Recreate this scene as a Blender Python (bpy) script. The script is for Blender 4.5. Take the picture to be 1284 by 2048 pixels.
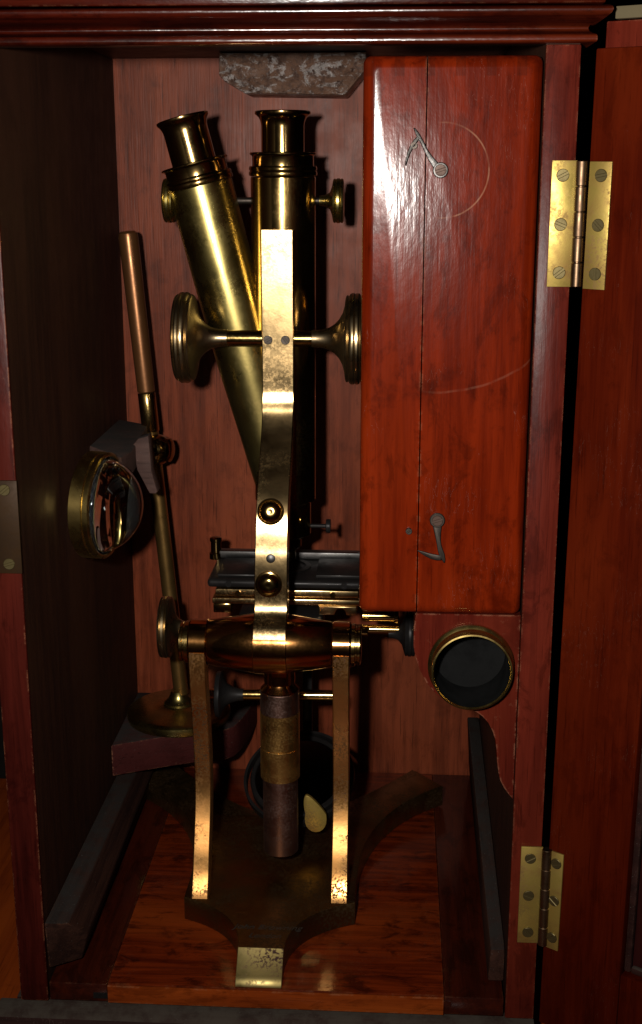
import bpy, bmesh, math, random
from mathutils import Vector, Matrix
random.seed(4)
for o in list(bpy.data.objects): bpy.data.objects.remove(o)
sc = bpy.context.scene
COL = sc.collection

# ------------------------------------------------------------------ camera
cam_d = bpy.data.cameras.new('camera'); cam = bpy.data.objects.new('camera', cam_d); COL.objects.link(cam)
CAM = Vector((0.0661, -0.6524, 0.4657))
YAW, PITCH = 0.05906, 0.26197
cam_d.sensor_fit = 'HORIZONTAL'; cam_d.sensor_width = 36; cam_d.lens = 72.06
cam_d.clip_start = 0.02; cam_d.clip_end = 50
cam.location = CAM; cam.rotation_euler = (math.pi/2-PITCH, 0, YAW)
sc.camera = cam
# ------------------------------------------------------------------ world and flash
w = bpy.data.worlds.new('World'); sc.world = w; w.use_nodes = True
w.node_tree.nodes['Background'].inputs[0].default_value = (1, 0.85, 0.7, 1)
w.node_tree.nodes['Background'].inputs[1].default_value = 0.005
fl = bpy.data.lights.new('camera_flash', 'SPOT'); flo = bpy.data.objects.new('camera_flash', fl); COL.objects.link(flo)
FLASH = CAM + Vector((-0.068, 0.02, 0.022))
flo.location = FLASH
fl.energy = 29; fl.color = (1.0, 0.95, 0.88); fl.shadow_soft_size = 0.013
fl.spot_size = math.radians(122); fl.spot_blend = 1.0
flo.rotation_euler = (Vector((0.02, 0.1, 0.54)) - FLASH).to_track_quat('-Z', 'Y').to_euler()
vs = sc.view_settings
vs.view_transform = 'Standard'; vs.look = 'None'; vs.exposure = 0; vs.gamma = 1; vs.use_curve_mapping = False
sc.render.engine = 'CYCLES'
sc.cycles.max_bounces = 8

# ------------------------------------------------------------------ materials
def newmat(name):
    m = bpy.data.materials.new(name); m.use_nodes = True
    nt = m.node_tree; nt.nodes.clear()
    out = nt.nodes.new('ShaderNodeOutputMaterial'); b = nt.nodes.new('ShaderNodeBsdfPrincipled')
    nt.links.new(b.outputs[0], out.inputs[0])
    return m, nt, b
class N:
    def __init__(s, nt): s.nt = nt
    def add(s, t, **kw):
        n = s.nt.nodes.new(t)
        for k, v in kw.items(): setattr(n, k, v)
        return n
    def put(s, sock, v):
        if isinstance(v, bpy.types.NodeSocket): s.nt.links.new(v, sock)
        elif v is not None:
            if sock.type == 'RGBA' and len(v) == 3: v = (*v, 1)
            sock.default_value = v
    def noise(s, vec, scale, detail=4, rough=.55, dist=0):
        n = s.add('ShaderNodeTexNoise'); s.put(n.inputs['Vector'], vec)
        n.inputs['Scale'].default_value = scale; n.inputs['Detail'].default_value = detail
        n.inputs['Roughness'].default_value = rough; n.inputs['Distortion'].default_value = dist
        return n.outputs['Fac']
    def mapr(s, v, a, b, c=0, d=1, smooth=True):
        n = s.add('ShaderNodeMapRange'); n.clamp = True
        if smooth: n.interpolation_type = 'SMOOTHSTEP'
        s.put(n.inputs[0], v)
        for i, x in enumerate((a, b, c, d)): s.put(n.inputs[i+1], x)
        return n.outputs[0]
    def mix(s, f, a, b, mode='MIX'):
        n = s.add('ShaderNodeMix'); n.data_type = 'RGBA'; n.blend_type = mode
        s.put(n.inputs[0], f); s.put(n.inputs[6], a); s.put(n.inputs[7], b)
        return n.outputs[2]
    def math(s, op, a, b=None, c=None):
        n = s.add('ShaderNodeMath'); n.operation = op
        s.put(n.inputs[0], a); s.put(n.inputs[1], b)
        if c is not None: s.put(n.inputs[2], c)
        return n.outputs[0]
    def mapping(s, vec, scale, loc=(0,0,0), rot=(0,0,0)):
        n = s.add('ShaderNodeMapping'); s.put(n.inputs[0], vec)
        n.inputs['Scale'].default_value = scale; n.inputs['Location'].default_value = loc; n.inputs['Rotation'].default_value = rot
        return n.outputs[0]
    def coord(s): return s.add('ShaderNodeTexCoord').outputs['Object']
    def edge(s, r):
        b = s.add('ShaderNodeBevel'); b.samples = 6; b.inputs[0].default_value = r
        g = s.add('ShaderNodeNewGeometry')
        v = s.add('ShaderNodeVectorMath'); v.operation = 'DOT_PRODUCT'
        s.nt.links.new(b.outputs[0], v.inputs[0]); s.nt.links.new(g.outputs['Normal'], v.inputs[1])
        return s.math('SUBTRACT', 1.0, v.outputs['Value'])
    def upz(s):
        g = s.add('ShaderNodeNewGeometry'); x = s.add('ShaderNodeSeparateXYZ')
        s.nt.links.new(g.outputs['True Normal'], x.inputs[0]); return x.outputs[2]
    def bump(s, h, strength, dist=.001, normal=None):
        n = s.add('ShaderNodeBump'); n.inputs['Strength'].default_value = strength; n.inputs['Distance'].default_value = dist
        s.put(n.inputs['Height'], h)
        if normal is not None: s.put(n.inputs['Normal'], normal)
        return n.outputs[0]

def wood(name, dark, mid, light, axis='z', rough=.35, coat=0., coat_rough=.25, wear=0., wearcol=(.42,.24,.15), dust=0.,
         bump=.25, pore=1., seed=0, spec=.12, blot=.3, chips=0., scratch=0., lump=.0, ring=False, stain=0., chipth=.64, dustcol=(.022, .021, .0195)):
    m, nt, b = newmat(name); n = N(nt)
    co = n.coord()
    def sv(a, g):       # a across the grain, g along it
        return {'x': (g, a, a), 'y': (a, g, a), 'z': (a, a, g)}[axis]
    L = (seed*3.1, seed*1.7, seed*2.3)
    v1 = n.mapping(co, sv(1, .07), L); f1 = n.noise(v1, 170, 5, .6, .4)
    v2 = n.mapping(co, sv(1, .035), L); f2 = n.noise(v2, 800, 3, .6)
    v3 = n.mapping(co, sv(1, .25), L); f3 = n.noise(v3, 14, 3, .5, .4)
    c = n.mix(n.mapr(f1, .33, .68), dark, mid)
    c = n.mix(n.mapr(f3, .45, .72, 0, .85), c, light)
    pm = n.mapr(f2, .56, .72, 0, .5*pore)
    c = n.mix(pm, c, tuple(x*.35 for x in dark))
    fb = n.noise(co, 33, 5, .65)
    c = n.mix(n.mapr(fb, .56, .74, 0, blot), c, tuple(x*.3 for x in dark))
    if stain:
        fs = n.noise(n.mapping(co, sv(1, .45), (3, 1, 7)), 75, 7, .72, .5)
        c = n.mix(n.mapr(fs, .50, .63, 0, stain), c, tuple(x*.22 for x in dark))
    r = n.mapr(n.noise(co, 60, 4), .3, .7, rough-.03, rough+.05)
    ht = n.math('ADD', n.math('MULTIPLY', f2, -.8), n.math('MULTIPLY', f1, .5))
    if scratch:
        sx = n.noise(n.mapping(co, (7, 7, 1.1), (seed, 5, 2), (.3, .5, .7)), 60, 2, .5)
        sm = n.mapr(n.math('ABSOLUTE', n.math('SUBTRACT', sx, .5)), .0, .006, scratch, 0)
        sm = n.math('MULTIPLY', sm, n.mapr(n.noise(co, 25, 2), .5, .62))
        c = n.mix(sm, c, (.30, .19, .15)); ht = n.math('SUBTRACT', ht, n.math('MULTIPLY', sm, .6))
    if ring:            # arc scratched by the swinging hook, and dovetail end grain along the top edge
        sx_ = n.add('ShaderNodeSeparateXYZ'); n.put(sx_.inputs[0], co); px, pz = sx_.outputs[0], sx_.outputs[2]
        dx = n.math('SUBTRACT', px, -.0040); dzz = n.math('SUBTRACT', pz, .2300)
        dd = n.math('SQRT', n.math('ADD', n.math('MULTIPLY', dx, dx), n.math('MULTIPLY', dzz, dzz)))
        rm_ = n.mapr(n.math('ABSOLUTE', n.math('SUBTRACT', dd, .0226)), .00015, .00055, .32, 0)
        rm_ = n.math('MULTIPLY', rm_, n.mapr(dx, -.004, .004)); rm_ = n.math('MULTIPLY', rm_, n.mapr(n.noise(co, 90, 3), .35, .6, .15, 1))
        c = n.mix(rm_, c, (.40, .22, .13)); ht = n.math('SUBTRACT', ht, rm_)
        d2x = n.math('SUBTRACT', px, -.0042); d2z = n.math('SUBTRACT', pz, .1968)
        d2 = n.math('SQRT', n.math('ADD', n.math('MULTIPLY', d2x, d2x), n.math('MULTIPLY', d2z, d2z)))
        r2 = n.mapr(n.math('ABSOLUTE', n.math('SUBTRACT', d2, n.math('ADD', .0745, n.math('MULTIPLY', n.noise(co, 40, 2), .003)))), .0002, .0009, .11, 0)
        r2 = n.math('MULTIPLY', r2, n.math('MULTIPLY', n.mapr(d2z, -.050, -.054), n.mapr(d2x, -.012, .006)))
        c = n.mix(n.math('MULTIPLY', r2, n.mapr(n.noise(co, 150, 4), .35, .6, .2, 1)), c, (.34, .16, .10))
        dv = n.math('MULTIPLY', n.mapr(pz, .2735, .2745), n.mapr(n.math('SINE', n.math('MULTIPLY', px, 430)), .45, .6))
        c = n.mix(n.math('MULTIPLY', dv, .35), c, (.02, .004, .002))
    if chips:
        fc = n.noise(co, 230, 5, .7, .8); mk = n.mapr(fc, chipth, chipth+.03, 0, chips)
        c = n.mix(mk, c, wearcol); ht = n.math('SUBTRACT', ht, mk)
    if wear:
        e = n.edge(.0022); en = n.noise(co, 160, 5, .7)
        em = n.math('MULTIPLY', n.mapr(e, .03, .16), n.mapr(en, .46, .6, 0, wear))
        c = n.mix(em, c, wearcol); r = n.math('ADD', r, n.math('MULTIPLY', em, .3))
        ht = n.math('SUBTRACT', ht, n.math('MULTIPLY', em, .8))
    if dust:
        u = n.mapr(n.upz(), .55, .95); dn = n.mapr(n.noise(co, 70, 6, .7), .3, .62, .35, 1)
        dm = n.math('MULTIPLY', u, n.math('MULTIPLY', dn, dust))
        c = n.mix(dm, c, dustcol); r = n.math('ADD', r, n.math('MULTIPLY', dm, .5))
        spc = n.mapr(n.noise(co, 900, 2), .7, .76, 0, .5)
        c = n.mix(spc, c, (.14, .13, .12))
        b.inputs['Coat Weight'].default_value = 0
    n.put(b.inputs['Base Color'], c); n.put(b.inputs['Roughness'], r)
    b.inputs['Specular IOR Level'].default_value = spec
    if lump:
        ht = n.math('ADD', ht, n.math('MULTIPLY', n.noise(co, 120, 4, .6), lump))
    nb = n.bump(ht, bump, .0006)
    n.put(b.inputs['Normal'], nb)
    if coat:
        b.inputs['Coat Weight'].default_value = coat; b.inputs['Coat Roughness'].default_value = coat_rough
        low = n.math('ADD', n.noise(n.mapping(co, sv(1, .45)), 170, 4, .55), n.math('MULTIPLY', f2, -.25))
        n.put(b.inputs['Coat Normal'], n.bump(low, bump*.9, .0007))
    return m

def metal(name, col, tarn, rough=.24, tarnish=.35, scale=60, spots=.0, spotcol=(.05,.035,.02), bump=.08, aniso=None, metallic=1.):
    m, nt, b = newmat(name); n = N(nt); co = n.coord()
    f = n.noise(co, scale, 6, .65, .3)
    c = n.mix(n.mapr(f, .4, .7, 0, tarnish), col, tarn)
    f2 = n.noise(co, scale*.28, 3, .5)
    c = n.mix(n.mapr(f2, .45, .7, 0, tarnish*.7), c, tuple(x*.75 for x in tarn))
    r = n.mapr(f, .3, .72, rough*.82, rough*1.35)
    mt = None
    if spots:
        s = n.noise(co, scale*14, 3, .7); big = n.noise(co, scale*.7, 3, .6)
        sm = n.math('MULTIPLY', n.mapr(s, .47, .58), n.mapr(big, .40, .60, 0, spots))
        c = n.mix(sm, c, spotcol); r = n.math('ADD', r, n.math('MULTIPLY', sm, .35))
    n.put(b.inputs['Base Color'], c); n.put(b.inputs['Roughness'], r)
    b.inputs['Metallic'].default_value = metallic
    if metallic < .5: b.inputs['Specular IOR Level'].default_value = .12
    n.put(b.inputs['Normal'], n.bump(n.noise(co, scale*9, 3, .6), bump, .0004))
    return m

M = {}
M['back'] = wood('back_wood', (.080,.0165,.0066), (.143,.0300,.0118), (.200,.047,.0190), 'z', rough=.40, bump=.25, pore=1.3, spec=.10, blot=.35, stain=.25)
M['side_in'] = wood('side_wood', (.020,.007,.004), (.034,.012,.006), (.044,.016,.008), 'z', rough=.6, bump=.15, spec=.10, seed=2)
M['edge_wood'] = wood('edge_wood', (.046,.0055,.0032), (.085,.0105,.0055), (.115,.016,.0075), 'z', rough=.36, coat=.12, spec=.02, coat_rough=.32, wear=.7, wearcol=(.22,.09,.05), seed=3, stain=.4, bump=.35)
M['post'] = wood('post_wood', (.026,.0035,.0024), (.050,.0066,.0042), (.070,.0100,.0055), 'z', rough=.5, coat=.12, spec=.0, coat_rough=.35, wear=.9, wearcol=(.26,.10,.05), seed=3, bump=.35, stain=.4, chips=.4, chipth=.72)
M['cornice'] = wood('cornice_wood', (.016,.0016,.0007), (.042,.0042,.0013), (.13,.018,.0040), 'x', rough=.45, coat=.9, coat_rough=.2, spec=.0, wear=.4, wearcol=(.2,.08,.04), seed=4, stain=.5, bump=.4, lump=.8)
M['box'] = wood('box_wood', (.068,.0050,.0008), (.122,.0100,.0014), (.175,.0180,.0026), 'z', rough=.45, coat=.52, coat_rough=.165, spec=.0, wear=.3, wearcol=(.26,.10,.05), seed=5, bump=.22, blot=.55, scratch=.16, pore=.7, ring=True, chips=.5, chipth=.735, stain=.42)
M['box_end'] = wood('box_end_wood', (.03,.004,.002), (.05,.008,.003), (.06,.01,.004), 'x', rough=.4, coat=.6, seed=6)
M['board'] = wood('board_wood', (.058,.0060,.0009), (.145,.0175,.0021), (.20,.034,.0045), 'x', rough=.38, coat=.75, coat_rough=.10, seed=7, bump=.22, blot=.75, wear=.3, wearcol=(.3,.13,.06), scratch=.2, stain=.7)
M['cleat'] = wood('cleat_wood', (.018,.0026,.0010), (.036,.0050,.0017), (.052,.0078,.0026), 'y', rough=.4, coat=.5, coat_rough=.15, seed=8, stain=.5, wear=.3, wearcol=(.2,.08,.04))
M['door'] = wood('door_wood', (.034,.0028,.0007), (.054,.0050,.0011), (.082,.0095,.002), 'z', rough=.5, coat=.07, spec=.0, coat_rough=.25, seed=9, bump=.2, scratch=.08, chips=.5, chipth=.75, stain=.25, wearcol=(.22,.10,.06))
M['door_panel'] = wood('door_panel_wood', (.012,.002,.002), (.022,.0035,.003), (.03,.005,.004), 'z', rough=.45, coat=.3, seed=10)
M['batten'] = wood('batten_wood', (.018,.008,.006), (.036,.015,.010), (.05,.02,.014), 'y', rough=.75, spec=.05, wear=.6, wearcol=(.16,.07,.035), dust=.8, seed=11, bump=.6, chips=.15)
M['shelf'] = wood('shelf_wood', (.020,.0045,.0040), (.034,.0072,.0066), (.045,.010,.009), 'x', spec=.05, rough=.6, wear=.8, wearcol=(.25,.11,.06), dust=.9, seed=12, chips=.12, bump=.5)
M['rest'] = wood('rest_wood', (.040,.022,.018), (.062,.034,.028), (.075,.042,.035), 'x', rough=.7, wear=.6, wearcol=(.12,.06,.04), dust=.8, seed=13, bump=.5)
M['bracket'] = wood('bracket_wood', (.045,.005,.003), (.072,.0085,.0045), (.09,.013,.006), 'z', rough=.5, coat=.08, spec=.0, coat_rough=.3, wear=.45, wearcol=(.28,.13,.075), seed=14, bump=.3, chips=.06)
M['plinth'] = wood('plinth_wood', (.016,.006,.005), (.028,.010,.008), (.036,.013,.010), 'x', rough=.6, dust=1., dustcol=(.060,.048,.038), seed=15, wear=.3, wearcol=(.12,.07,.05), scratch=.4)
M['ceiling'] = wood('ceiling_wood', (.03,.012,.008), (.055,.022,.013), (.07,.028,.018), 'x', rough=.5, seed=16)
M['table'] = wood('table_wood', (.20,.030,.003), (.30,.050,.005), (.36,.065,.007), 'y', rough=.45, coat=.3, coat_rough=.2, seed=17)
M['dark'] = metal('dark_wall_paint', (.01,.008,.007), (.008,.006,.005), rough=.9, metallic=0)
M['cream'] = metal('cream_paint', (.10,.08,.045), (.07,.055,.03), rough=.6, metallic=0)

M['brass'] = metal('brass', (.52,.35,.12), (.22,.125,.045), rough=.15, tarnish=.6, scale=45, spots=.2, bump=.03)
M['brass_dull'] = metal('dull_brass', (.38,.30,.10), (.19,.145,.05), rough=.27, tarnish=.7, scale=38, spots=.2, spotcol=(.16,.09,.04), bump=.05)
M['brass_dark'] = metal('aged_brass', (.34,.22,.08), (.13,.08,.03), rough=.14, tarnish=.6, scale=70, spots=.1, bump=.03)
M['gold'] = metal('lacquered_brass', (.68,.47,.22), (.40,.245,.10), rough=.21, tarnish=.45, scale=40, spots=.2, metallic=1.0, spotcol=(.30,.17,.07))
M['bronze'] = metal('bronze_lacquer', (.58,.27,.085), (.40,.17,.05), rough=.13, tarnish=.35, scale=40, spots=.06, spotcol=(.16,.07,.03), bump=.05, metallic=1.0)
M['upright'] = metal('worn_upright_brass', (.70,.36,.115), (.44,.185,.05), rough=.30, tarnish=.6, scale=45, spots=1., metallic=1.0, spotcol=(.12,.06,.03))
M['foot'] = metal('dark_foot_brass', (.23,.13,.045), (.10,.055,.02), rough=.36, tarnish=.8, scale=45, spots=.6, spotcol=(.05,.035,.025))
M['toe'] = metal('worn_toe_brass', (.50,.39,.15), (.34,.25,.09), rough=.42, tarnish=.8, scale=38, spots=1., spotcol=(.13,.07,.06))
M['black'] = metal('black_metal', (.011,.010,.010), (.018,.016,.015), rough=.38, tarnish=.6, metallic=.3)
M['pillar'] = metal('pillar_brass', (.34,.20,.065), (.18,.10,.03), rough=.30, tarnish=.6, scale=60, metallic=.93)
M['rim'] = metal('rim_brass', (.50,.36,.12), (.28,.19,.06), rough=.26, tarnish=.5, scale=60, metallic=1.)
M['tail'] = metal('satin_tail_brass', (.72,.43,.13), (.46,.24,.06), rough=.31, tarnish=.6, scale=60, spots=.4, spotcol=(.12,.06,.03))
M['gunmetal'] = metal('grey_oxidised_metal', (.12,.115,.11), (.05,.045,.045), rough=.4, tarnish=.7)
M['copper'] = metal('brown_copper_tube', (.30,.17,.13), (.19,.10,.075), rough=.36, tarnish=.8, scale=50, spots=.3, spotcol=(.2,.17,.16))
M['rod_brown'] = metal('brown_lacquer_rod', (.17,.070,.025), (.10,.040,.014), rough=.34, tarnish=.6, scale=40, metallic=.75)
M['knob'] = metal('knurled_knob_brass', (.30,.22,.12), (.13,.095,.06), rough=.30, tarnish=.7, scale=80)
M['steel'] = metal('steel_hook', (.085,.082,.08), (.04,.035,.03), rough=.42, tarnish=.8, scale=90, bump=.3)
M['iron'] = metal('dark_iron', (.055,.045,.038), (.03,.024,.02), rough=.5, tarnish=.8)
M['hinge'] = metal('hinge_brass', (.44,.32,.075), (.26,.15,.04), rough=.42, tarnish=.95, scale=50, spots=.6, spotcol=(.15,.08,.035), metallic=.72)
M['barrel'] = metal('hinge_barrel', (.20,.13,.075), (.11,.065,.04), rough=.38, tarnish=.8)
M['screw'] = metal('screw_brass', (.13,.10,.04), (.06,.045,.02), rough=.45, tarnish=.8, metallic=.8)
M['strike'] = metal('strike_brass', (.030,.015,.006), (.018,.009,.004), rough=.5, tarnish=.8, metallic=.2)
M['inner'] = metal('blackened_tube', (.0030,.0030,.0030), (.0024,.0024,.0024), rough=.75, metallic=0)
M['engrave'] = metal('engraved_line', (.10,.10,.095), (.045,.045,.04), rough=.6)
# glass
m, nt, b = newmat('lens_glass'); b.inputs['Base Color'].default_value = (.97,.99,.97,1); b.inputs['Roughness'].default_value = .01
b.inputs['Transmission Weight'].default_value = 1; b.inputs['IOR'].default_value = 1.5; M['glass'] = m
m, nt, b = newmat('mirror_glass'); b.inputs['Base Color'].default_value = (.10,.11,.13,1); b.inputs['Roughness'].default_value = .12
b.inputs['Metallic'].default_value = 1; M['mirror'] = m
# lead-like chipped paint of the block under the top
m, nt, b = newmat('chipped_block'); n = N(nt); co = n.coord()
f = n.noise(n.mapping(co, (1, 1, 1.6), (0,0,0), (0,.5,0)), 75, 8, .75, 1.2); g = n.noise(co, 260, 5, .7)
c = n.mix(n.mapr(f, .50, .58), (.10,.048,.027), (.30,.265,.25)); c = n.mix(n.mapr(g, .47, .62), c, (.055,.026,.016))
n.put(b.inputs['Base Color'], c); n.put(b.inputs['Roughness'], n.mapr(f, .4, .6, .5, .26)); n.put(b.inputs['Metallic'], n.mapr(f, .45, .58, 0, .4))
n.put(b.inputs['Normal'], n.bump(n.math('ADD', f, n.math('MULTIPLY', g, .4)), .9, .003)); M['chipped'] = m

# ------------------------------------------------------------------ mesh helpers
class B:
    def __init__(s): s.bm = bmesh.new()
    def box(s, a, c, bevel=0, seg=2, mat=None):
        r = bmesh.ops.create_cube(s.bm, size=1)['verts']
        for v in r: v.co = Vector([a[i]+(v.co[i]+.5)*(c[i]-a[i]) for i in range(3)])
        if bevel:
            es = list({e for v in r for e in v.link_edges})
            r = bmesh.ops.bevel(s.bm, geom=es, offset=bevel, segments=seg, profile=.5, affect='EDGES')['verts']
        if mat: bmesh.ops.transform(s.bm, matrix=mat, verts=list(r))
        return s
    def prism(s, poly, axis, a, c, bevel=0, seg=2, mat=None):
        # poly of 2-D points, extruded along axis from a to c
        def mk(p, h):
            return {'x': (h, p[0], p[1]), 'y': (p[0], h, p[1]), 'z': (p[0], p[1], h)}[axis]
        v0 = [s.bm.verts.new(mk(p, a)) for p in poly]; v1 = [s.bm.verts.new(mk(p, c)) for p in poly]
        k = len(poly); fs = [s.bm.faces.new(v0), s.bm.faces.new(v1[::-1])]
        for i in range(k): fs.append(s.bm.faces.new((v0[i], v1[i], v1[(i+1) % k], v0[(i+1) % k])))
        bmesh.ops.recalc_face_normals(s.bm, faces=fs)
        vv = v0+v1
        if bevel:
            es = [e for e in set(fs[0].edges) | set(fs[1].edges)]
            r = bmesh.ops.bevel(s.bm, geom=es, offset=bevel, segments=seg, profile=.5, affect='EDGES')
        if mat: bmesh.ops.transform(s.bm, matrix=mat, verts=[v for v in vv if v.is_valid])
        return s
    def lathe(s, prof, o, d, seg=56, close=True):
        # prof: (radius, distance along d from o)
        o = Vector(o); d = Vector(d).normalized(); q = d.to_track_quat('Z', 'Y')
        rings = []
        for r, h in prof:
            if r < 1e-6: rings.append([s.bm.verts.new(o+d*h)]); continue
            rings.append([s.bm.verts.new(o+q @ Vector((r*math.cos(2*math.pi*i/seg), r*math.sin(2*math.pi*i/seg), h))) for i in range(seg)])
        for A, C in zip(rings, rings[1:]):
            for i in range(seg):
                j = (i+1) % seg
                if len(A) == 1 and len(C) == 1: break
                if len(A) == 1: s.bm.faces.new((A[0], C[i], C[j]))
                elif len(C) == 1: s.bm.faces.new((A[i], A[j], C[0]))
                else: s.bm.faces.new((A[i], A[j], C[j], C[i]))
        if close:
            for k in (0, -1):
                if len(rings[k]) > 1: s.bm.faces.new(rings[k] if k else rings[k][::-1])
        return s
    def rod(s, p, q, r, seg=32, bev=.0006):
        p = Vector(p); q = Vector(q); L = (q-p).length
        return s.lathe([(r-bev, 0), (r, bev), (r, L-bev), (r-bev, L)], p, q-p, seg)
    def sweep(s, front, thick, width, cx, bevel=.0006):
        # flat bar: front is a list of (y, z) seen from the front; cx and width functions of z
        k = len(front); rows = []
        for i, (y, z) in enumerate(front):
            y0, z0 = front[max(i-1, 0)]; y1, z1 = front[min(i+1, k-1)]
            t = Vector((y1-y0, z1-z0)).normalized(); nn = Vector((-t.y, t.x))
            if nn.x < 0: nn = -nn                        # points away from the viewer (+y)
            h = width(z)/2; c = cx(z); b_ = bevel
            def P(x, dep): return s.bm.verts.new((c+x, y+nn.x*dep, z+nn.y*dep))
            rows.append([P(-h+b_, 0), P(h-b_, 0), P(h, b_), P(h, thick-b_), P(h-b_, thick), P(-h+b_, thick), P(-h, thick-b_), P(-h, b_)])
        for A, C in zip(rows, rows[1:]):
            for i in range(8):
                j = (i+1) % 8; s.bm.faces.new((A[i], A[j], C[j], C[i]))
        s.bm.faces.new(rows[0][::-1]); s.bm.faces.new(rows[-1])
        return s
def obj(name, bld, mat, parent=None, smooth=35, at=None):
    me = bpy.data.meshes.new(name)
    bm = bld.bm
    bmesh.ops.remove_doubles(bm, verts=bm.verts, dist=1e-7)
    bmesh.ops.recalc_face_normals(bm, faces=bm.faces)
    root = parent
    while root is not None and root.parent is not None: root = root.parent
    if root is not None and at is None: bmesh.ops.translate(bm, verts=bm.verts, vec=-root.location)
    bm.to_mesh(me); bm.free()
    me.materials.append(M[mat] if isinstance(mat, str) else mat)
    if smooth:
        for p in me.polygons: p.use_smooth = True
        me.set_sharp_from_angle(angle=math.radians(smooth))
    o = bpy.data.objects.new(name, me); COL.objects.link(o)
    if parent is not None: o.parent = parent
    if at is not None:
        o.location = Vector(at) - (root.location if root is not None else Vector())
    return o
def thing(name, label, cat, loc, group=None):
    o = bpy.data.objects.new(name, None); COL.objects.link(o); o.location = loc; o.empty_display_size = .02
    o['label'] = label; o['category'] = cat
    if group: o['group'] = group
    return o
def inst(name, me, parent, loc, rot):
    o = bpy.data.objects.new(name, me); COL.objects.link(o); o.parent = parent
    root = parent
    while root.parent is not None: root = root.parent
    o.location = Vector(loc) - root.location; o.rotation_mode = 'QUATERNION'; o.rotation_quaternion = rot
    return o
def screw_mesh(name, r, h, mat, slot=.18):
    # slotted head, axis +Z, base at z=0
    b = B(); seg = 14; sw = r*slot
    b.lathe([(r, -.0006), (r, h*.45), (0, h*.45)], (0,0,0), (0,0,1), 24)
    for s in (-1, 1):
        a0 = math.asin(sw/r); pts = [(s*0+r*math.cos(a)*1., s*r*math.sin(a)) for a in [a0+(math.pi-2*a0)*i/seg for i in range(seg+1)]]
        b.prism(pts, 'z', 0, h, bevel=r*.08, seg=1)
    me = bpy.data.meshes.new(name); bmesh.ops.recalc_face_normals(b.bm, faces=b.bm.faces); b.bm.to_mesh(me); b.bm.free()
    me.materials.append(M[mat]); return me
def qrot(d, spin=0):
    return Vector(d).to_track_quat('Z', 'Y') @ Matrix.Rotation(spin, 3, 'Z').to_quaternion()

# ------------------------------------------------------------------ setting
def structure(name, b, mat):
    o = obj(name, b, mat); o['kind'] = 'structure'; return o
structure('table_top', B().box((-1.2, -1.3, -.09), (1.2, .36, -.052), .003), 'table')
structure('wall', B().box((-1.5, .62, -.6), (1.5, .66, 1.4)), 'dark')

# ------------------------------------------------------------------ the case
W2 = .135; WO = .151; D = .286; H = .539
case = thing('wooden_case', 'tall open mahogany case with brass hinges, holding the brass microscope', 'case', (0, .14, -.05))
obj('back_panel', B().box((-WO, D, -.0135), (WO, D+.012, .55)), 'back', case)
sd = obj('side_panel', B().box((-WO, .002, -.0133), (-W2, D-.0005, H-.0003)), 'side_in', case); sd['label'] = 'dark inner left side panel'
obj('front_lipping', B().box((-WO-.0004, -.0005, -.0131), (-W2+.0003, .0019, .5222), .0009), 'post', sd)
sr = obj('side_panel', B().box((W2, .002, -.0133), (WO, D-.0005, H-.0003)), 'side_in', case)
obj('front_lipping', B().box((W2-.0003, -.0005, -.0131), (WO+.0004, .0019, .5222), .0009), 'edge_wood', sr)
obj('top_panel', B().box((-WO-.001, .004, H), (WO+.001, D-.0007, H+.014)), 'ceiling', case)
obj('top_rail', B().box((-W2+.0003, .0035, .5228), (W2-.0003, .012, H-.0003)), 'ceiling', case)
# cornice: swept profile with mitred right return
prof = [(.0000,.5226),(.0060,.5226),(.0068,.5231),(.0071,.5240),(.0070,.5254),(.0066,.5263),(.0052,.5268),(.0036,.5278),(.0030,.5292),(.0036,.5306),(.0056,.5318),(.0084,.5328),(.0108,.5340),(.0124,.5354),(.0130,.5368),(.0126,.5380),(.0114,.5387),(.0000,.5388)]
b = B(); secs = []
for k in range(4):
    ring = []
    for p, z in prof:
        if k == 0: co = (-WO-p, D, z)
        elif k == 1: co = (-WO-p, -p+.0025, z)
        elif k == 2: co = (WO+p, -p+.0025, z)
        else: co = (WO+p, D, z)
        ring.append(b.bm.verts.new(co))
    secs.append(ring)
for A, C in zip(secs, secs[1:]):
    for i in range(len(prof)):
        j = (i+1) % len(prof); b.bm.faces.new((A[i], A[j], C[j], C[i]))
b.bm.faces.new(secs[0]); b.bm.faces.new(secs[-1][::-1])
cor = obj('cornice', b, 'cornice', case, 50)
obj('top_board', B().box((-WO-.0095, -.0100, .5394), (WO+.0095, D, .575), .0012), 'cornice', case)
# plinth
pl = B()
pl.prism([(.0035,-.0148),(-.006,-.0150),(-.0105,-.0175),(-.017,-.027),(-.019,-.034),(-.019,-.052),(.0035,-.052)], 'x', -.165, .152, .0008)
obj('plinth', pl, 'plinth', case)
obj('bottom_panel', B().box((-WO-.004, .004, -.05), (WO, D, -.0140)), 'plinth', case)
# strike plate on the left lipping
st = obj('strike_plate', B().box((-.1505, -.0022, .2540), (-.1338, -.0008, .3055), .0003), 'strike', case)
smB = screw_mesh('screw', .0031, .0007, 'screw')
for z in (.3005, .2595): inst('screw', smB, st, (-.1405, -.0024, z), qrot((0,-1,0), random.uniform(0,3)))
# block under the top
tb = B().prism([(-.0535,.5385),(-.0538,.5246),(-.0500,.5205),(-.0368,.5129),(.0294,.5118),(.0398,.5242),(.0430,.5275),(.0430,.5385)], 'y', .235, D-.0007, .0012)
obj('eyepiece_rest', tb, 'chipped', case)['label'] = 'chipped silvery block under the case top'
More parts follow.
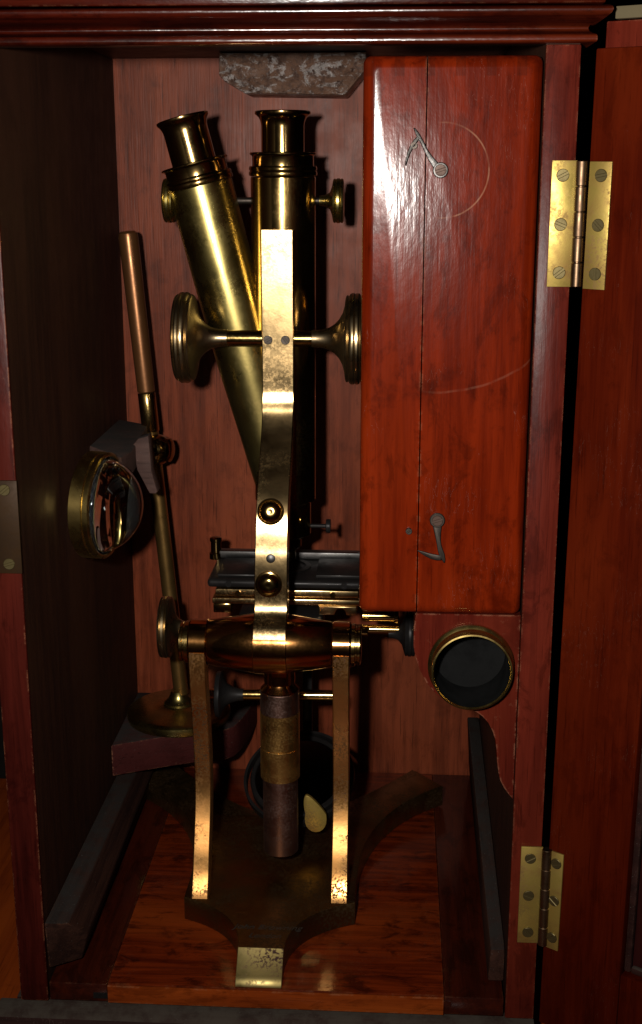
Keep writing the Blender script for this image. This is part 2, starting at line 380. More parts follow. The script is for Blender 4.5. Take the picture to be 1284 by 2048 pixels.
# floor runners
lb = B()
for (y, z0, z1, x1, x0) in ((.004,.0085,.0375,-.1195,-.134),):
    pass
def batten(front, back, name_label):
    b = B(); v = [b.bm.verts.new(p) for p in front+back]; k = len(front)
    b.bm.faces.new(v[:k]); b.bm.faces.new(v[k:][::-1])
    for i in range(k): b.bm.faces.new((v[i], v[(i+1)%k], v[k+(i+1)%k], v[k+i]))
    bmesh.ops.recalc_face_normals(b.bm, faces=b.bm.faces)
    bmesh.ops.bevel(b.bm, geom=list(b.bm.edges), offset=.0012, segments=2, profile=.5, affect='EDGES')
    o = obj('floor_runner', b, 'batten', case); o['label'] = name_label
batten([(-.1347,.000,.0390),(-.1215,.003,.0372),(-.1130,.016,.0230),(-.1180,.018,.0040),(-.1347,.004,.0060)],
       [(-.1347,.284,.0330),(-.1215,.284,.0330),(-.1150,.284,.0210),(-.1190,.284,.0030),(-.1347,.284,.0030)], 'dusty runner along the left wall')
batten([(.1347,.013,.0235),(.1262,.013,.0230),(.1252,.013,.0020),(.1347,.013,.0020)],
       [(.1347,.284,.0500),(.1255,.284,.0500),(.1285,.284,.0030),(.1347,.284,.0030)], 'dusty runner along the right wall')
# corner shelf
sh = B().prism([(-.1347,.187),(-.100,.2035),(-.075,.214),(-.058,.2175),(-.051,.224),(-.047,.236),(-.043,.256),(-.040,.2845),(-.1347,.2845)], 'z', .0395, .064, .0011)
obj('corner_shelf', sh, 'shelf', case)['label'] = 'worn corner shelf under the lens stand'
# rest block on left wall and its turn button
rb = B().prism([(-.1347,.165),(-.1347,.257),(-.1100,.238),(-.1035,.150),(-.1065,.131)], 'z', .2735, .289, .0010)
rest = obj('rod_rest', rb, 'rest', case); rest['label'] = 'grey wooden block on the left wall holding the lens stand rod'
obj('turn_button', B().prism([(-.1072,.2885),(-.1030,.2935),(-.0960,.2955),(-.0950,.2790),(-.0948,.2720),(-.0913,.2575),(-.0925,.2560),(-.0967,.2561),(-.1045,.2720)], 'y', .168, .180, .0012), 'rest', rest)
# bracket for the accessory box, with a round hole for the cap
og = [(.0786,.2338),(.0776,.2260),(.0776,.2150),(.0790,.2080),(.0814,.2011),(.0850,.1940),(.0898,.1881),(.0945,.1840),(.0995,.1816),(.1045,.1800),(.1092,.1789),(.1130,.1772),(.1161,.1749),(.1195,.1710),(.1219,.1661),(.1236,.1610),(.1245,.1548),(.1250,.1480),(.1260,.1412),(.1272,.1365),(.1294,.1322),(.1320,.1285),(.1345,.1256),(.1345,.2338)]
def holed(poly, hc, hr, y0, y1):
    b = B(); bm = b.bm
    circ = [(hc[0]+hr*math.cos(2*math.pi*i/40), hc[1]+hr*math.sin(2*math.pi*i/40)) for i in range(40)]
    loops = []
    for y in (y0, y1):
        es = []; vs_ = []
        for lp in (poly, circ):
            v = [bm.verts.new((x, y, z)) for x, z in lp]; vs_.append(v)
            es += [bm.edges.new((v[i], v[(i+1) % len(v)])) for i in range(len(v))]
        bmesh.ops.triangle_fill(bm, edges=es, use_beauty=True); loops.append(vs_)
    for k in (0, 1):
        A, C = loops[0][k], loops[1][k]
        for i in range(len(A)): bm.faces.new((A[i], A[(i+1) % len(A)], C[(i+1) % len(A)], C[i]))
    return b
obj('shaped_bracket', holed(og, (.1088,.2050), .0212, .0035, .018), 'bracket', case)['label'] = 'scalloped bracket board under the accessory box'
obj('bracket_ledge', B().box((.052, .019, .2290), (.1345, .22, .2336), .0008), 'bracket', case)

# door, opened to the right
PIN = Vector((.154, -.002, 0)); DA = math.radians(-33)
DM = Matrix.Translation(PIN) @ Matrix.Rotation(DA, 4, 'Z') @ Matrix.Translation((0,0,.07)) @ Matrix.Rotation(math.radians(.45), 4, 'Y') @ Matrix.Translation((0,0,-.07))
dz0, dz1 = -.0135, .520
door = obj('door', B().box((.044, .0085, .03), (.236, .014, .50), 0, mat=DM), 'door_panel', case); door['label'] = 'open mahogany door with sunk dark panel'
obj('door_stile', B().box((.0008, .0, dz0), (.0475, .0155, dz1), .0009, mat=DM), 'door', door)
obj('door_stile', B().box((.2325, .0, dz0), (.28, .0155, dz1), .0009, mat=DM), 'door', door)
obj('door_rail', B().box((.0477, .0002, dz0), (.2323, .0155, .0375), .0009, mat=DM), 'door', door)
obj('door_rail', B().box((.0477, .0002, .475), (.2323, .0155, dz1), .0009, mat=DM), 'door', door)
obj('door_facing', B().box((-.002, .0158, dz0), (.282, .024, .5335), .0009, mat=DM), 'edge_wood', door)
mo = B()
mo.box((.0476, .0045, .0376), (.0515, .0084, .474), .0012, mat=DM); mo.box((.0516, .0045, .0376), (.232, .0084, .0415), .0012, mat=DM)
obj('panel_moulding', mo, 'plinth', door)
obj('door_top_strip', B().box((.004, .0120, .5338), (.282, .0240, .5395), .0005, mat=DM), 'cream', door)
# hinges
def hinge(z0, z1, wd, lab):
    h = z1-z0; k = 5
    b = B().rod((.1540, -.0034, z0+.0003), (.1540, -.0034, z1-.0003), .0021, 20, .0002)
    root = obj('hinge', b, 'barrel', case); root['label'] = lab
    for i in range(k):
        obj('knuckle', B().rod((.1540, -.0034, z0+h*i/k+.00025), (.1540, -.0034, z0+h*(i+1)/k-.00025), .0029, 20, .0003), 'barrel', root)
    obj('leaf', B().box((.1398, -.0022, z0), (.1519, -.0008, z1), .0002), 'hinge', root)
    obj('leaf', B().box((.0018, -.0014, z0-.0005), (wd, -.0002, z1-.0005), .0002, mat=DM), 'hinge', root)
    nd = DM.to_3x3() @ Vector((0,-1,0))
    for i, t in enumerate((.885, .5, .115)):
        inst('screw', smB, root, (.1452+random.uniform(-.0005,.0005), -.0023, z0+h*t), qrot((0,-1,0), random.uniform(0,3)))
        q = DM @ Vector((.0018+(wd-.0018)*.55, -.0015, z0+h*t))
        inst('screw', smB, root, q, qrot(nd, random.uniform(0,3)))
hinge(.4085, .4690, .0132, 'upper brass hinge'); hinge(.0385, .0992, .0105, 'lower brass hinge')

# ------------------------------------------------------------------ base board
bb = thing('base_board', 'glossy red mahogany base board under the microscope foot, with darker end cleats', 'board', (0, .14, -.0125))
obj('centre_panel', B().box((-.0990, .0003, -.0120), (.0993, .2845, 0), .0006), 'board', bb)
for s in (-1, 1):
    x = sorted((s*.0994 if s>0 else -.0991, s*.1338))
    c = obj('end_cleat', B().box((x[0], .0, -.0122), (x[1], .2845, -.0004), .0006), 'cleat', bb)
obj('tenon', B().box((-.1075, -.0006, -.0098), (-.0982, .004, -.0062)), 'black', bb)
obj('tenon', B().box((.0945, -.0006, -.0068), (.1035, .004, -.0030)), 'cleat', bb)

M['board_edge'] = wood('board_edge_wood', (.10,.0130,.0020), (.20,.032,.0048), (.28,.055,.008), 'x', rough=.5, coat=.15, spec=.0, seed=21, bump=.35, stain=.4, wear=.4, wearcol=(.4,.2,.1))
obj('front_edge', B().box((-.0988, -.0012, -.0121), (.0991, .0001, -.0006), .0004), 'board_edge', bb)
# ------------------------------------------------------------------ microscope
CX = -.0095
mic = thing('brass_microscope', 'antique brass binocular microscope standing on a dark splayed foot inside the case', 'microscope', (CX, .10, .0))
FZ = .0165
def qb(p0, p1, p2, k=14):
    return [tuple((1-t)**2*p0[i]+2*t*(1-t)*p1[i]+t*t*p2[i] for i in range(2)) for t in [j/k for j in range(k+1)]]
half = [(.0138,.0172)] + qb((.0138,.0172),(.0155,.0545),(.0545,.0690)) + qb((.0545,.0785),(.050,.184),(.1150,.2315),18) + [(.0925,.2570)] + qb((.0925,.2570),(.035,.18),(0,.178),12)[:-1]
poly = [(CX+x, y) for x, y in half] + [(CX, .178)] + [(CX-x, y) for x, y in half[::-1]]
foot = obj('foot', B().prism(poly, 'z', .0004, FZ, .0007), 'foot', mic, 25); foot['label'] = 'dark splayed foot with engraved maker name'
toe = B()
toe.prism([(.0171,FZ-.0004),(.0050,.0052),(.0038,.0048),(.0012,.0018),(.0010,.0004),(.0171,.0004)], 'x', CX-.0137, CX+.0137, .0004)
obj('toe', toe, 'toe', foot)
# engraved script
def engrave(text, size, x, y):
    cu = bpy.data.curves.new('t', 'FONT'); cu.body = text; cu.size = size; cu.shear = .35; cu.align_x = 'CENTER'; cu.extrude = .00005
    t = bpy.data.objects.new('t', cu); COL.objects.link(t); t.location = (0,0,0)
    dg = bpy.context.evaluated_depsgraph_get(); me = bpy.data.meshes.new_from_object(t.evaluated_get(dg))
    bpy.data.objects.remove(t); me.materials.append(M['engrave']); me.name = 'engraving'
    o = bpy.data.objects.new('engraving', me); COL.objects.link(o); o.parent = foot
    o.location = Vector((x, y, FZ+.00008)) - mic.location
    return o
engrave('John Browning', .0070, CX+.002, .0360); engrave('London', .0064, CX+.001, .0272)
# uprights
up = [(.0672,.0166),(.0690,.0205),(.0745,.030),(.0790,.042),(.0838,.053),(.0880,.063),(.0912,.074),(.0925,.085),(.0922,.098),(.0905,.112),(.0880,.126),(.0850,.142),(.0825,.156),(.0810,.168),(.0805,.178)]
def fine(pts, k=4):
    out = []
    for i in range(len(pts)-1):
        p0 = pts[max(i-1,0)]; p1 = pts[i]; p2 = pts[i+1]; p3 = pts[min(i+2,len(pts)-1)]
        for j in range(k):
            t = j/k
            out.append(tuple(.5*((2*p1[a])+(-p0[a]+p2[a])*t+(2*p0[a]-5*p1[a]+4*p2[a]-p3[a])*t*t+(-p0[a]+3*p1[a]-3*p2[a]+p3[a])*t**3) for a in range(2)))
    out.append(pts[-1]); return out
TY, TZ = .095, .180
for s in (-1, 1):
    x = CX+s*.0443
    u = obj('upright', B().sweep(fine(up), .012, lambda z: .0103+.0006*max(0,(.05-z)/.05), lambda z: x), 'upright', mic)
    obj('upright_eye', B().lathe([(.0139,-.0056),(.0145,-.005),(.0145,.005),(.0139,.0056)], (x, TY, TZ), (1,0,0)), 'bronze', u)
    obj('end_cap', B().lathe([(.0128,.0057),(.0132,.0062),(.0132,.0082),(.0118,.0086),(.0118,.0096),(.0124,.0100),(.0124,.0114),(.0112,.0120),(.004,.0124),(0,.0124)], (x, TY, TZ), (s,0,0)), 'brass', u)
# trunnion barrel
tr = obj('trunnion_barrel', B().lathe([(.0139,-.0384),(.0142,-.038),(.0185,-.0106),(.0185,.0106),(.0142,.038),(.0139,.0384)], (CX,TY,TZ), (1,0,0), 72), 'bronze', mic)
obj('barrel_collar', B().lathe([(.0186,-.0104),(.0190,-.0100),(.0190,.0100),(.0186,.0104)], (CX+.0008,TY,TZ), (1,0,0), 72), 'bronze', tr)
# limb
lf = [(.0770,.1890),(.0800,.1945),(.0845,.1985),(.0880,.2020),(.0898,.2065),(.0902,.2120),(.0896,.2200),(.0896,.2290),(.0904,.2365),(.0918,.2430),(.0938,.2530),(.0970,.2630),(.1018,.2715),(.1085,.2800),(.1160,.2885),(.1236,.2975),(.1306,.3065),(.1356,.3150),(.1376,.3205),(.1388,.3240),(.1396,.3280),(.1400,.3330),(.1400,.3500),(.1400,.3900),(.1400,.4291)]
def lcx(z): return -.0080 - .0006*max(0,min(1,(.25-z)/.04)) + .0004*max(0,min(1,(z-.25)/.1))
def lw(z): return .0196+.0008*max(0,min(1,(.262-z)/.05)) + .0007*max(0,1-abs(z-.323)/.006)
limb = obj('limb', B().sweep(fine(lf,5), .012, lw, lcx, .0005), 'gold', mic, 25)
smF = screw_mesh('limb_screw', .0028, .0006, 'iron')
for x, sp in ((-.0136, .5), (-.0028, 2.2)): inst('limb_screw', smF, limb, (x, .1397, .3626), qrot((0,-1,0), sp))
for (x, y, z, t) in ((-.0088, .0975, .2640, .25), (-.0097, .0895, .2205, .02)):
    obj('clamp_screw', B().lathe([(.0082,-.003),(.0082,.0012),(.0079,.0018),(.0073,.0020),(.0069,.0016),(.0066,.0018),(.0062,.0030),(.0052,.0041),(.0038,.0048),(.0022,.0051),(.0011,.0050),(0,.0049)], (x,y,z), (0,-1,t), 48), 'brass_dark', limb)
obj('lead_plug', B().lathe([(.0028,-.002),(.0028,.0004),(.0018,.0009),(0,.001)], (-.0084,.0904,.2365), (0,-1,.12), 20), 'gunmetal', limb)
# main tube
TX, TYY = -.0068, .178
obj('rack_slide', B().box((TX-.0075,.1518,.285),(TX+.0055,.1600,.425),.001), 'brass_dark', limb)
mt = obj('main_tube', B().lathe([(.014,.226),(.0170,.228),(.0170,.250),(.0202,.252),(.0204,.4595),(.0200,.460)], (TX,TYY,0), (0,0,1), 72), 'brass', mic)
obj('tube_collar', B().lathe([(.0200,.4602),(.0212,.4608),(.0215,.4620),(.0212,.4632),(.0206,.4636),(.0212,.4640),(.0214,.4652),(.0210,.4664),(.0193,.4667),(.0193,.4722),(.0196,.4728),(.0208,.4736),(.0209,.4744),(.0204,.4748),(.0150,.4750)], (TX,TYY,0), (0,0,1), 72), 'brass_dark', mt)
ep = obj('eyepiece', B().lathe([(.0134,.4751),(.0134,.4905),(.0136,.4922),(.0141,.4940),(.0150,.4956),(.0163,.4968),(.0172,.4974),(.0174,.4980),(.0174,.4990),(.0166,.4996),(.0130,.4992),(.0050,.4980),(0,.4980)], (TX,TYY,0), (0,0,1), 72), 'brass_dark', mt)
# inclined tube
io = (-.0596, TYY, .4560); idir = (-.247, 0, .969)
it = obj('inclined_tube', B().lathe([(.0155,-.205),(.0165,-.198),(.0178,-.160),(.0197,-.115),(.0202,-.060),(.0204,-.002),(.0200,-.0015)], io, idir, 72), 'brass_dull', mic)
obj('tube_collar', B().lathe([(.0200,-.0014),(.0213,-.0009),(.0216,.0004),(.0213,.0015),(.0206,.0019),(.0212,.0023),(.0213,.0034),(.0209,.0043),(.0195,.0046),(.0195,.0102),(.0198,.0108),(.0214,.0116),(.0215,.0124),(.0210,.0128),(.0160,.0130)], io, idir, 72), 'brass_dark', it)
obj('eyepiece', B().lathe([(.0140,.0131),(.0140,.0325),(.0142,.0345),(.0147,.0362),(.0155,.0378),(.0164,.0388),(.0167,.0396),(.0167,.0406),(.0160,.0411),(.012,.0408),(0,.0398)], io, idir, 72), 'brass_dark', it)
# small pinion with knobs (eyepiece spacing)
kp = [(r*1.05,h) for r,h in [(.0030,0),(.0034,.004),(.0050,.0066),(.0085,.0080),(.0118,.0086),(.0128,.0090),(.0131,.0099),(.0126,.0106),(.0132,.0113),(.0132,.0127),(.0126,.0134),(.0131,.0141),(.0128,.0150),(.0115,.0154),(.006,.0150),(0,.0150)]]
sp = obj('spacing_pinion', B().rod((-.069,.182,.4453), (.018,.182,.4453), .0022, 20), 'iron', mic)
obj('spacing_knob', B().lathe(kp, (.0158,.182,.4453), (1,0,0), 56), 'brass_dull', sp)
obj('spacing_knob', B().lathe(kp, (-.0678,.182,.4453), (-1,0,0), 56), 'brass_dull', sp)
# coarse focus
CY, CZ = .1475, .3626
cf = obj('focus_pinion', B().rod((-.041,CY,CZ), (.0170,CY,CZ), .0050, 32), 'brass', mic)
kc = [(.0046,0),(.0049,.0003),(.0050,.0030),(.0054,.0065),(.0064,.0100),(.0084,.0132),(.0112,.0158),(.0148,.0178),(.0190,.0190),(.0222,.0194),(.0236,.0196),(.0246,.0200),(.0250,.0207),(.0244,.0215),(.0256,.0222),(.0262,.0232),(.0262,.0244),(.0256,.0251),(.0262,.0258),(.0262,.0270),(.0256,.0277),(.0245,.0283),(.0250,.0289),(.0244,.0297),(.0225,.0300),(.0215,.0294),(.010,.0288),(.006,.0300),(0,.0302)]
kc = [(r*1.08,h*1.08) for r,h in kc]
obj('focus_knob', B().lathe(kc, (-.0395,CY,CZ), (-1,0,0), 72), 'knob', cf)
obj('focus_knob', B().lathe(kc, (.0130,CY,CZ), (1,0,0), 72), 'knob', cf)
# stage
sg = obj('stage', B().box((-.0562,.1460,.1985), (.0455,.206,.2042), .0024, 3), 'black', mic)
obj('stage_opening', B().lathe([(.017,0),(.017,.0007),(.0135,.0007)], (TX,TYY,.2042), (0,0,1), 40, False), 'gunmetal', sg)
obj('slide_bar', B().box((-.0545,.193,.2044), (.0440,.201,.2096), .001), 'gunmetal', sg)
obj('slide_post', B().lathe([(.0046,0),(.0046,.004),(.0036,.0045),(.0036,.012),(.0042,.0125),(.0042,.0145),(.003,.0152),(0,.0155)], (-.0570,.196,.2035), (0,0,1), 24), 'brass_dark', sg)
obj('slide_carrier', B().box((-.050,.152,.2044), (-.024,.190,.2060), .0006), 'black', sg)
obj('slide_carrier', B().box((.015,.152,.2044), (.044,.190,.2066), .0006), 'black', sg)
obj('upper_slide', B().box((-.0510,.1475,.1925), (.0435,.202,.1972), .0006), 'gold', sg)
obj('lower_slide', B().box((-.0530,.1460,.1876), (.0445,.202,.1914), .0006), 'gold', sg)
cl = B(); cl.prism([(.0175,.1874),(.0175,.1815),(.0275,.1815),(.0287,.1842),(.0298,.1858),(.0336,.1858),(.0347,.1842),(.0356,.1815),(.0422,.1815),(.0422,.1874)], 'y', .1450, .170, .0004)
obj('slide_clamp', cl, 'gold', sg)
obj('slide_clamp', B().box((-.0525,.1465,.1810),(-.0405,.170,.1874),.0008), 'brass_dark', sg)
obj('stage_support', B().box((-.036,.142,.1680),(.020,.190,.1805),.002), 'black', sg)
smS = screw_mesh('stage_screw', .0020, .0008, 'brass')
for x in (-.0360, .0265): inst('stage_screw', smS, sg, (x, .1474, .1946), qrot((0,-1,0), random.uniform(0,3)))
smT = screw_mesh('stage_screw', .0022, .0006, 'black')
for x in (-.0420, .034): inst('stage_screw', smT, sg, (x, .1459, .2013), qrot((0,-1,0), random.uniform(0,3)))
obj('objective', B().lathe([(.0055,.2085),(.0068,.2095),(.0068,.216),(.0105,.219),(.0105,.226)], (TX,TYY,0), (0,0,1), 40), 'brass_dark', mt)
obj('prism_slider', B().lathe([(.0014,0),(.0014,.012),(.0045,.0125),(.0048,.0145),(.0045,.0155),(0,.0155)], (.0080,TYY,.2330), (1,0,0), 24), 'black', mt)
smP = screw_mesh('tube_screw', .0022, .0008, 'brass')
inst('tube_screw', smP, mt, (.0050, .1660, .2400), qrot((.7,-.7,0), .4))
# stage knobs
ks = [(r*1.1,h*1.05) for r,h in [(.0036,0),(.0040,.003),(.0056,.0062),(.0092,.0085),(.0150,.0098),(.0178,.0104),(.0186,.0112),(.0180,.0121),(.0188,.0128),(.0188,.0142),(.0181,.0149),(.0187,.0156),(.0184,.0166),(.0165,.0170),(.008,.0162),(0,.0162)]]
sk = obj('stage_pinion', B().rod((-.072,.150,.1690), (.050,.150,.1690), .0036, 24), 'brass', mic)
obj('stage_knob', B().lathe(ks, (-.0705,.150,.1690), (-1,0,0), 56), 'knob', sk)
s2 = obj('traverse_pinion', B().rod((.030,.160,.1668), (.072,.160,.1668), .0031, 24), 'brass', mic)
obj('traverse_sleeve', B().lathe([(.0036,0),(.0036,.021),(.0046,.0215),(.0046,.0235),(.0036,.024),(0,.024)], (.046,.160,.1762), (1,0,0), 24), 'brass', s2)
obj('traverse_knob', B().lathe([(r*.74,h) for r,h in ks], (.0635,.160,.1640), (1,0,0), 56), 'black', s2)
# tail tube under the trunnion
TA, TB = -.0045, .0995
tl = obj('tail_tube', B().lathe([(.0118,.0875),(.0126,.0880),(.0126,.1085),(.0123,.1088),(.0123,.1092),(.0126,.1096),(.0126,.1330)], (TA,TB,0), (0,0,1), 56), 'tail', mic)
obj('tail_sleeve', B().lathe([(0,.0352),(.0108,.0352),(.0113,.0358),(.0113,.0876)], (TA,TB,0), (0,0,1), 56), 'copper', tl)
obj('tail_band', B().lathe([(.0124,.1331),(.0124,.1470),(.0121,.1474)], (TA,TB,0), (0,0,1), 56), 'copper', tl)
obj('tail_collar', B().lathe([(.0121,.1474),(.0121,.1482),(.0098,.1508),(.0090,.1520),(.0086,.1528),(.0098,.1530),(.0100,.1570),(.0098,.1590),(.0100,.1600),(.0100,.1680)], (TA,TB,0), (0,0,1), 56), 'bronze', tl)
# substage rod with flare
sb = obj('substage_rod', B().rod((-.059,.140,.1258), (.0285,.140,.1268), .0036, 24), 'brass', mic)
obj('substage_flare', B().lathe([(.0150,0),(.0154,.001),(.0154,.003),(.0110,.0042),(.0075,.0066),(.0055,.0100),(.0042,.0145),(.0040,.018)], (-.0505,.140,.1258), (1,0,0), 40), 'black', sb)
obj('substage_ring', B().lathe([(.018,.150),(.021,.150),(.021,.166),(.018,.166)], (TX,.178,0), (0,0,1), 40), 'black', sb)
# mirror below
mn = Vector((-.10,-.45,.85)).normalized(); mc = Vector((.0020,.172,.0500))
mr = obj('mirror', B().lathe([(0,-.004),(.0335,-.004),(.0345,-.003),(.0345,.003),(.0335,.0042),(.0312,.0042),(.0308,.0030)], mc, mn, 64, False), 'black', mic)
obj('mirror_glass', B().lathe([(.0309,.0028),(0,.0028)], mc, mn, 64, False), 'mirror', mr)
obj('mirror_gimbal', B().lathe([(.0372,-.003),(.0392,-.003),(.0392,.003),(.0372,.003),(.0372,-.003)], mc, mn, 64, False), 'black', mr)
obj('mirror_arm', B().box((.0015,.212,.030),(.0085,.217,.150),.001), 'black', mr)
lfp = []
for t in range(25):
    a = 2*math.pi*t/24; rr = 1
    lfp.append((.0165+.0070*math.cos(a)*(1-.35*math.sin(a)) - .006*max(0,math.sin(a)), .0470+.0135*math.sin(a)))
obj('gimbal_lug', B().prism(lfp[:-1], 'y', .1255, .1285, .0003), 'hinge', mr)

# ------------------------------------------------------------------ lens stand (bull's-eye condenser)
cs = thing('lens_stand', 'brass bullseye lens on a slim leaning rod, round base on the corner shelf', 'lens stand', (-.0940,.2390,.0642))
bx, by, bz = -.0940, .2390, .0644
obj('base', B().lathe([(.0375,0),(.0385,.0006),(.0390,.0030),(.0385,.0060),(.0370,.0072),(.0345,.0078),(.0300,.0086),(.0200,.0098),(.0120,.0104),(.0110,.0112),(.0108,.0128),(.0092,.0140),(.0075,.0160),(.0062,.0190),(.0058,.0215),(0,.0215)], (bx,by,bz), (0,0,1), 72), 'brass_dull', cs)
p0 = Vector((-.0920,.2390,.0830)); p1 = Vector((-.1194,.2390,.4235)); dr = (p1-p0).normalized()
def onrod(z): return p0+dr*((z-p0.z)/dr.z)
pi = obj('pillar', B().rod(p0, onrod(.312), .0055, 32), 'pillar', cs)
obj('rod_sleeve', B().lathe([(.0058,0),(.0062,.0005),(.0068,(p1-onrod(.3125)).length-.004),(.0064,(p1-onrod(.3125)).length-.0015),(.0048,(p1-onrod(.3125)).length),(0,(p1-onrod(.3125)).length+.0003)], onrod(.3125), dr, 40), 'rod_brown', pi)
obj('rod_ferrule', B().lathe([(.0058,0),(.0062,.0006),(.0062,.0275),(.0059,.028)], onrod(.2840), dr, 40), 'brass', pi)
bj = obj('ball_joint', B().lathe([(.0112*math.sin(math.pi*i/20), -.0112*math.cos(math.pi*i/20)) for i in range(21)], onrod(.2715)+Vector((.0035,-.004,0)), (1,0,0), 40), 'brass_dark', cs)
obj('joint_disc', B().lathe([(.0075,0),(.0085,.001),(.0085,.005),(.0060,.0065),(0,.007)], onrod(.2715)+Vector((.0085,-.004,0)), (1,-.2,0), 32), 'brass_dark', bj)
ln = Vector((.987,-.160,-.015)).normalized(); lc = Vector((-.1160,.1150,.2618))
obj('lens_arm', B().rod(lc-ln*.004+Vector((0,.030,.010)), onrod(.2715)+Vector((.002,-.004,0)), .0032, 20), 'brass_dark', cs)
rm = obj('lens_rim', B().lathe([(.0316,-.0095),(.0332,-.0092),(.0335,-.0088),(.0335,-.0010),(.0331,-.0006),(.0328,-.0004),(.0332,.0000),(.0333,.0030),(.0328,.0036),(.0318,.0040),(.0310,.0038),(.0306,.0030),(.0306,-.0090),(.0316,-.0095)], lc, ln, 72, False), 'rim', cs)
R_, h_ = .0303, .0250; RS = (R_*R_+h_*h_)/(2*h_)
pf = [(0,-.0016),(R_-.0004,-.0016),(R_,-.0012)] + [(R_*math.cos(a), math.sqrt(max(RS*RS-(R_*math.cos(a))**2,0))-(RS-h_)) for a in [math.pi/2*i/18 for i in range(18)]] + [(0,h_)]
obj('added_black_liner', B().lathe([(.03045,.0030),(.03045,-.0092)], lc, ln, 72, False), 'black', rm)  # black liner added inside the rim to keep brass reflections out of the lens
obj('lens', B().lathe(pf, lc, ln, 72, False), 'glass', rm, 60)

# ------------------------------------------------------------------ accessory box
ab = thing('accessory_box', 'upright red mahogany box with two steel hooks, fixed beside the microscope', 'box', (.091,.08,.2342))
X0, X1, Z0, Z1 = .0478, .1342, .2342, .5178
def rounded_half(x0, x1, zz0, zz1, rl, rr):
    pts = []
    def arc(cx, cz, r, a0, a1):
        if r == 0: pts.append((cx, cz)); return
        for i in range(7):
            a = math.radians(a0+(a1-a0)*i/6); pts.append((cx+r*math.cos(a), cz+r*math.sin(a)))
    arc(x0+rl, zz0+rl, rl, 180, 270); arc(x1-rr, zz0+rr, rr, 270, 360); arc(x1-rr, zz1-rr, rr, 0, 90); arc(x0+rl, zz1-rl, rl, 90, 180)
    return pts
def roundbox(x0, x1, rl, rr):
    b = B(); poly = rounded_half(x0, x1, Z0, Z1, rl, rr)
    # front edge rolled over in five steps
    def inset(t):
        out = []
        for x, z in poly:
            xx = x
            if rl and x < x0+.012: xx = x + t*min(1, 1-(x-x0)/.012)
            if rr and x > x1-.012: xx = x - t*min(1, 1-(x1-x)/.012)
            cz = (Z0+Z1)/2; zz = z - (t if z > cz else -t)
            out.append((xx, zz))
        return out
    R = .0060; rows = []
    for i in range(7):
        a = math.pi/2*i/6; t = R*(1-math.sin(a)); y = R*(1-math.cos(a))
        rows.append([b.bm.verts.new((x, y, z)) for x, z in inset(t)])
    rows.append([b.bm.verts.new((x, .115, z)) for x, z in poly])
    k = len(poly)
    for A, C in zip(rows, rows[1:]):
        for i in range(k): b.bm.faces.new((A[i], A[(i+1)%k], C[(i+1)%k], C[i]))
    b.bm.faces.new(rows[0]); b.bm.faces.new(rows[-1][::-1])
    return b
seam = .0787
body = obj('body', roundbox(seam+.0003, X1, 0, .004), 'box', ab, 40)
lid = obj('lid', roundbox(X0, seam-.0003, .004, 0), 'box', ab, 40)
lid['label'] = 'narrow left lid half of the box'
# hooks
def strip(pts, w, y0, y1):
    # flat ribbon along points with widths
    L = []; R = []
    for i, p in enumerate(pts):
        a = Vector(pts[max(i-1,0)]); c = Vector(pts[min(i+1,len(pts)-1)]); t = (c-a).normalized(); nn = Vector((-t.y, t.x))
        L.append(tuple(Vector(p)+nn*w[i]/2)); R.append(tuple(Vector(p)-nn*w[i]/2))
    return B().prism(L+R[::-1], 'y', y0, y1, .00045, 3)
M['rust'] = metal('rusty_screw', (.055,.028,.018), (.03,.016,.01), rough=.55, metallic=.5)
smH = screw_mesh('hook_screw', .0028, .0008, 'rust')
smW = screw_mesh('hook_pin', .0017, .0016, 'iron')
hk = obj('hook', strip([(.0862,.4640),(.0838,.4665),(.0810,.4700),(.0788,.4735),(.0768,.4775),(.0748,.4808),(.0732,.4835),(.0726,.4842)], [.0034,.0034,.0026,.0019,.0017,.0019,.0011,.0005], -.0016, -.0004), 'steel', ab)
hk['label'] = 'bright steel hook at the top of the box'
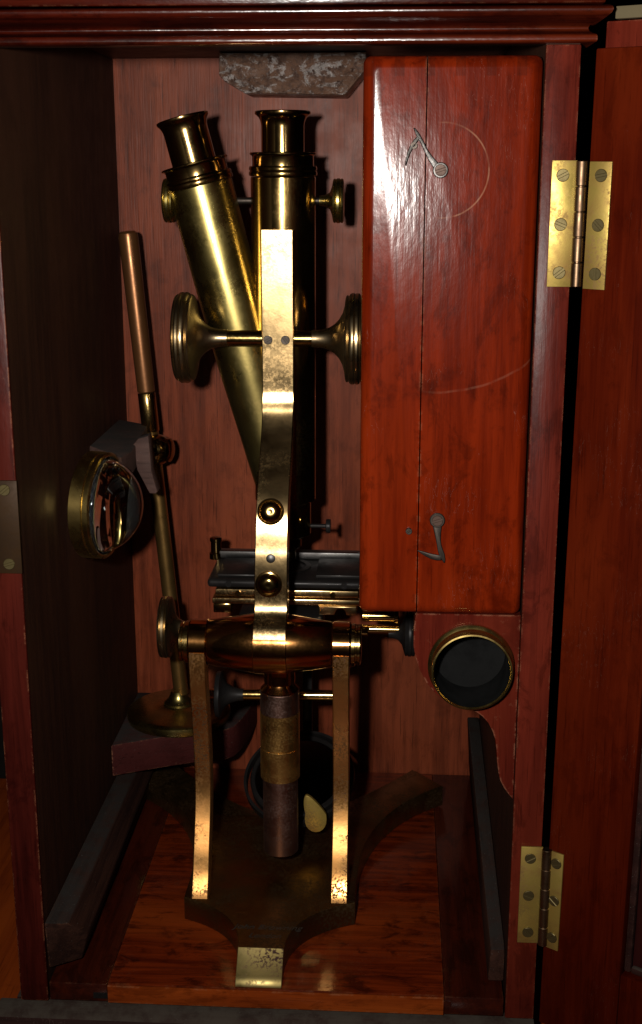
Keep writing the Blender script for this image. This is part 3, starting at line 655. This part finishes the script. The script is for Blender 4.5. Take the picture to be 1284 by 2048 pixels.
obj('hook_tip', strip([(.0752,.4800),(.0735,.4780),(.0718,.4755),(.0704,.4725),(.0694,.4690),(.0690,.4665)], [.0018,.0020,.0019,.0016,.0011,.0005], -.00165, -.0005), 'steel', hk)
obj('hook_eye', B().lathe([(.0036,0),(.0038,.0003),(.0038,.0011),(.0034,.0014)], (.0860,-.0004,.4644), (0,-1,0), 28), 'steel', hk)
inst('hook_screw', smH, hk, (.0860,-.0018,.4644), qrot((0,-1,0), .3)); inst('hook_pin', smW, lid, (.0729,-.0001,.4760), qrot((0,-1,0), .6))
hk = obj('hook', strip([(.0886,.2868),(.0887,.2835),(.0890,.2800),(.0894,.2765),(.0899,.2735),(.0905,.2710),(.0914,.2685),(.0925,.2655),(.0929,.2640)], [.0044,.0046,.0034,.0026,.0024,.0028,.0030,.0018,.0006], -.0016, -.0004), 'iron', ab)
hk['label'] = 'dark iron hook at the bottom of the box, hanging loose'
obj('hook_tip', strip([(.0912,.2668),(.0890,.2668),(.0862,.2674),(.0835,.2684),(.0808,.2696),(.0786,.2706)], [.0030,.0032,.0030,.0024,.0016,.0006], -.00165, -.0005), 'iron', hk)
obj('hook_eye', B().lathe([(.0038,0),(.0040,.0003),(.0040,.0011),(.0036,.0014)], (.0886,-.0004,.2872), (0,-1,0), 28), 'iron', hk)
inst('hook_screw', smH, hk, (.0886,-.0018,.2872), qrot((0,-1,0), .3)); inst('hook_pin', smW, lid, (.0738,-.0001,.2810), qrot((0,-1,0), .6))

# ------------------------------------------------------------------ brass cap in the bracket
cap = thing('brass_tube', 'short open brass tube with dark inside, set in the bracket under the box', 'brass tube', (.1088,-.004,.2040))
cc = (.1088,.0034,.2050)
tb_ = obj('tube_flange', B().lathe([(.0228,0),(.0234,.0004),(.0234,.0022),(.0226,.0030),(.0218,.0036),(.0214,.0050),(.0214,.0100),(.0218,.0108),(.0216,.0116),(.0208,.0118),(.0202,.0110),(.0202,.0060)], cc, (0,-1,0), 72, False), 'rim', cap)
obj('lining', B().lathe([(.02015,.0108),(.0200,-.004),(.0196,-.016),(0,-.016)], cc, (0,-1,0), 72, False), 'inner', cap)
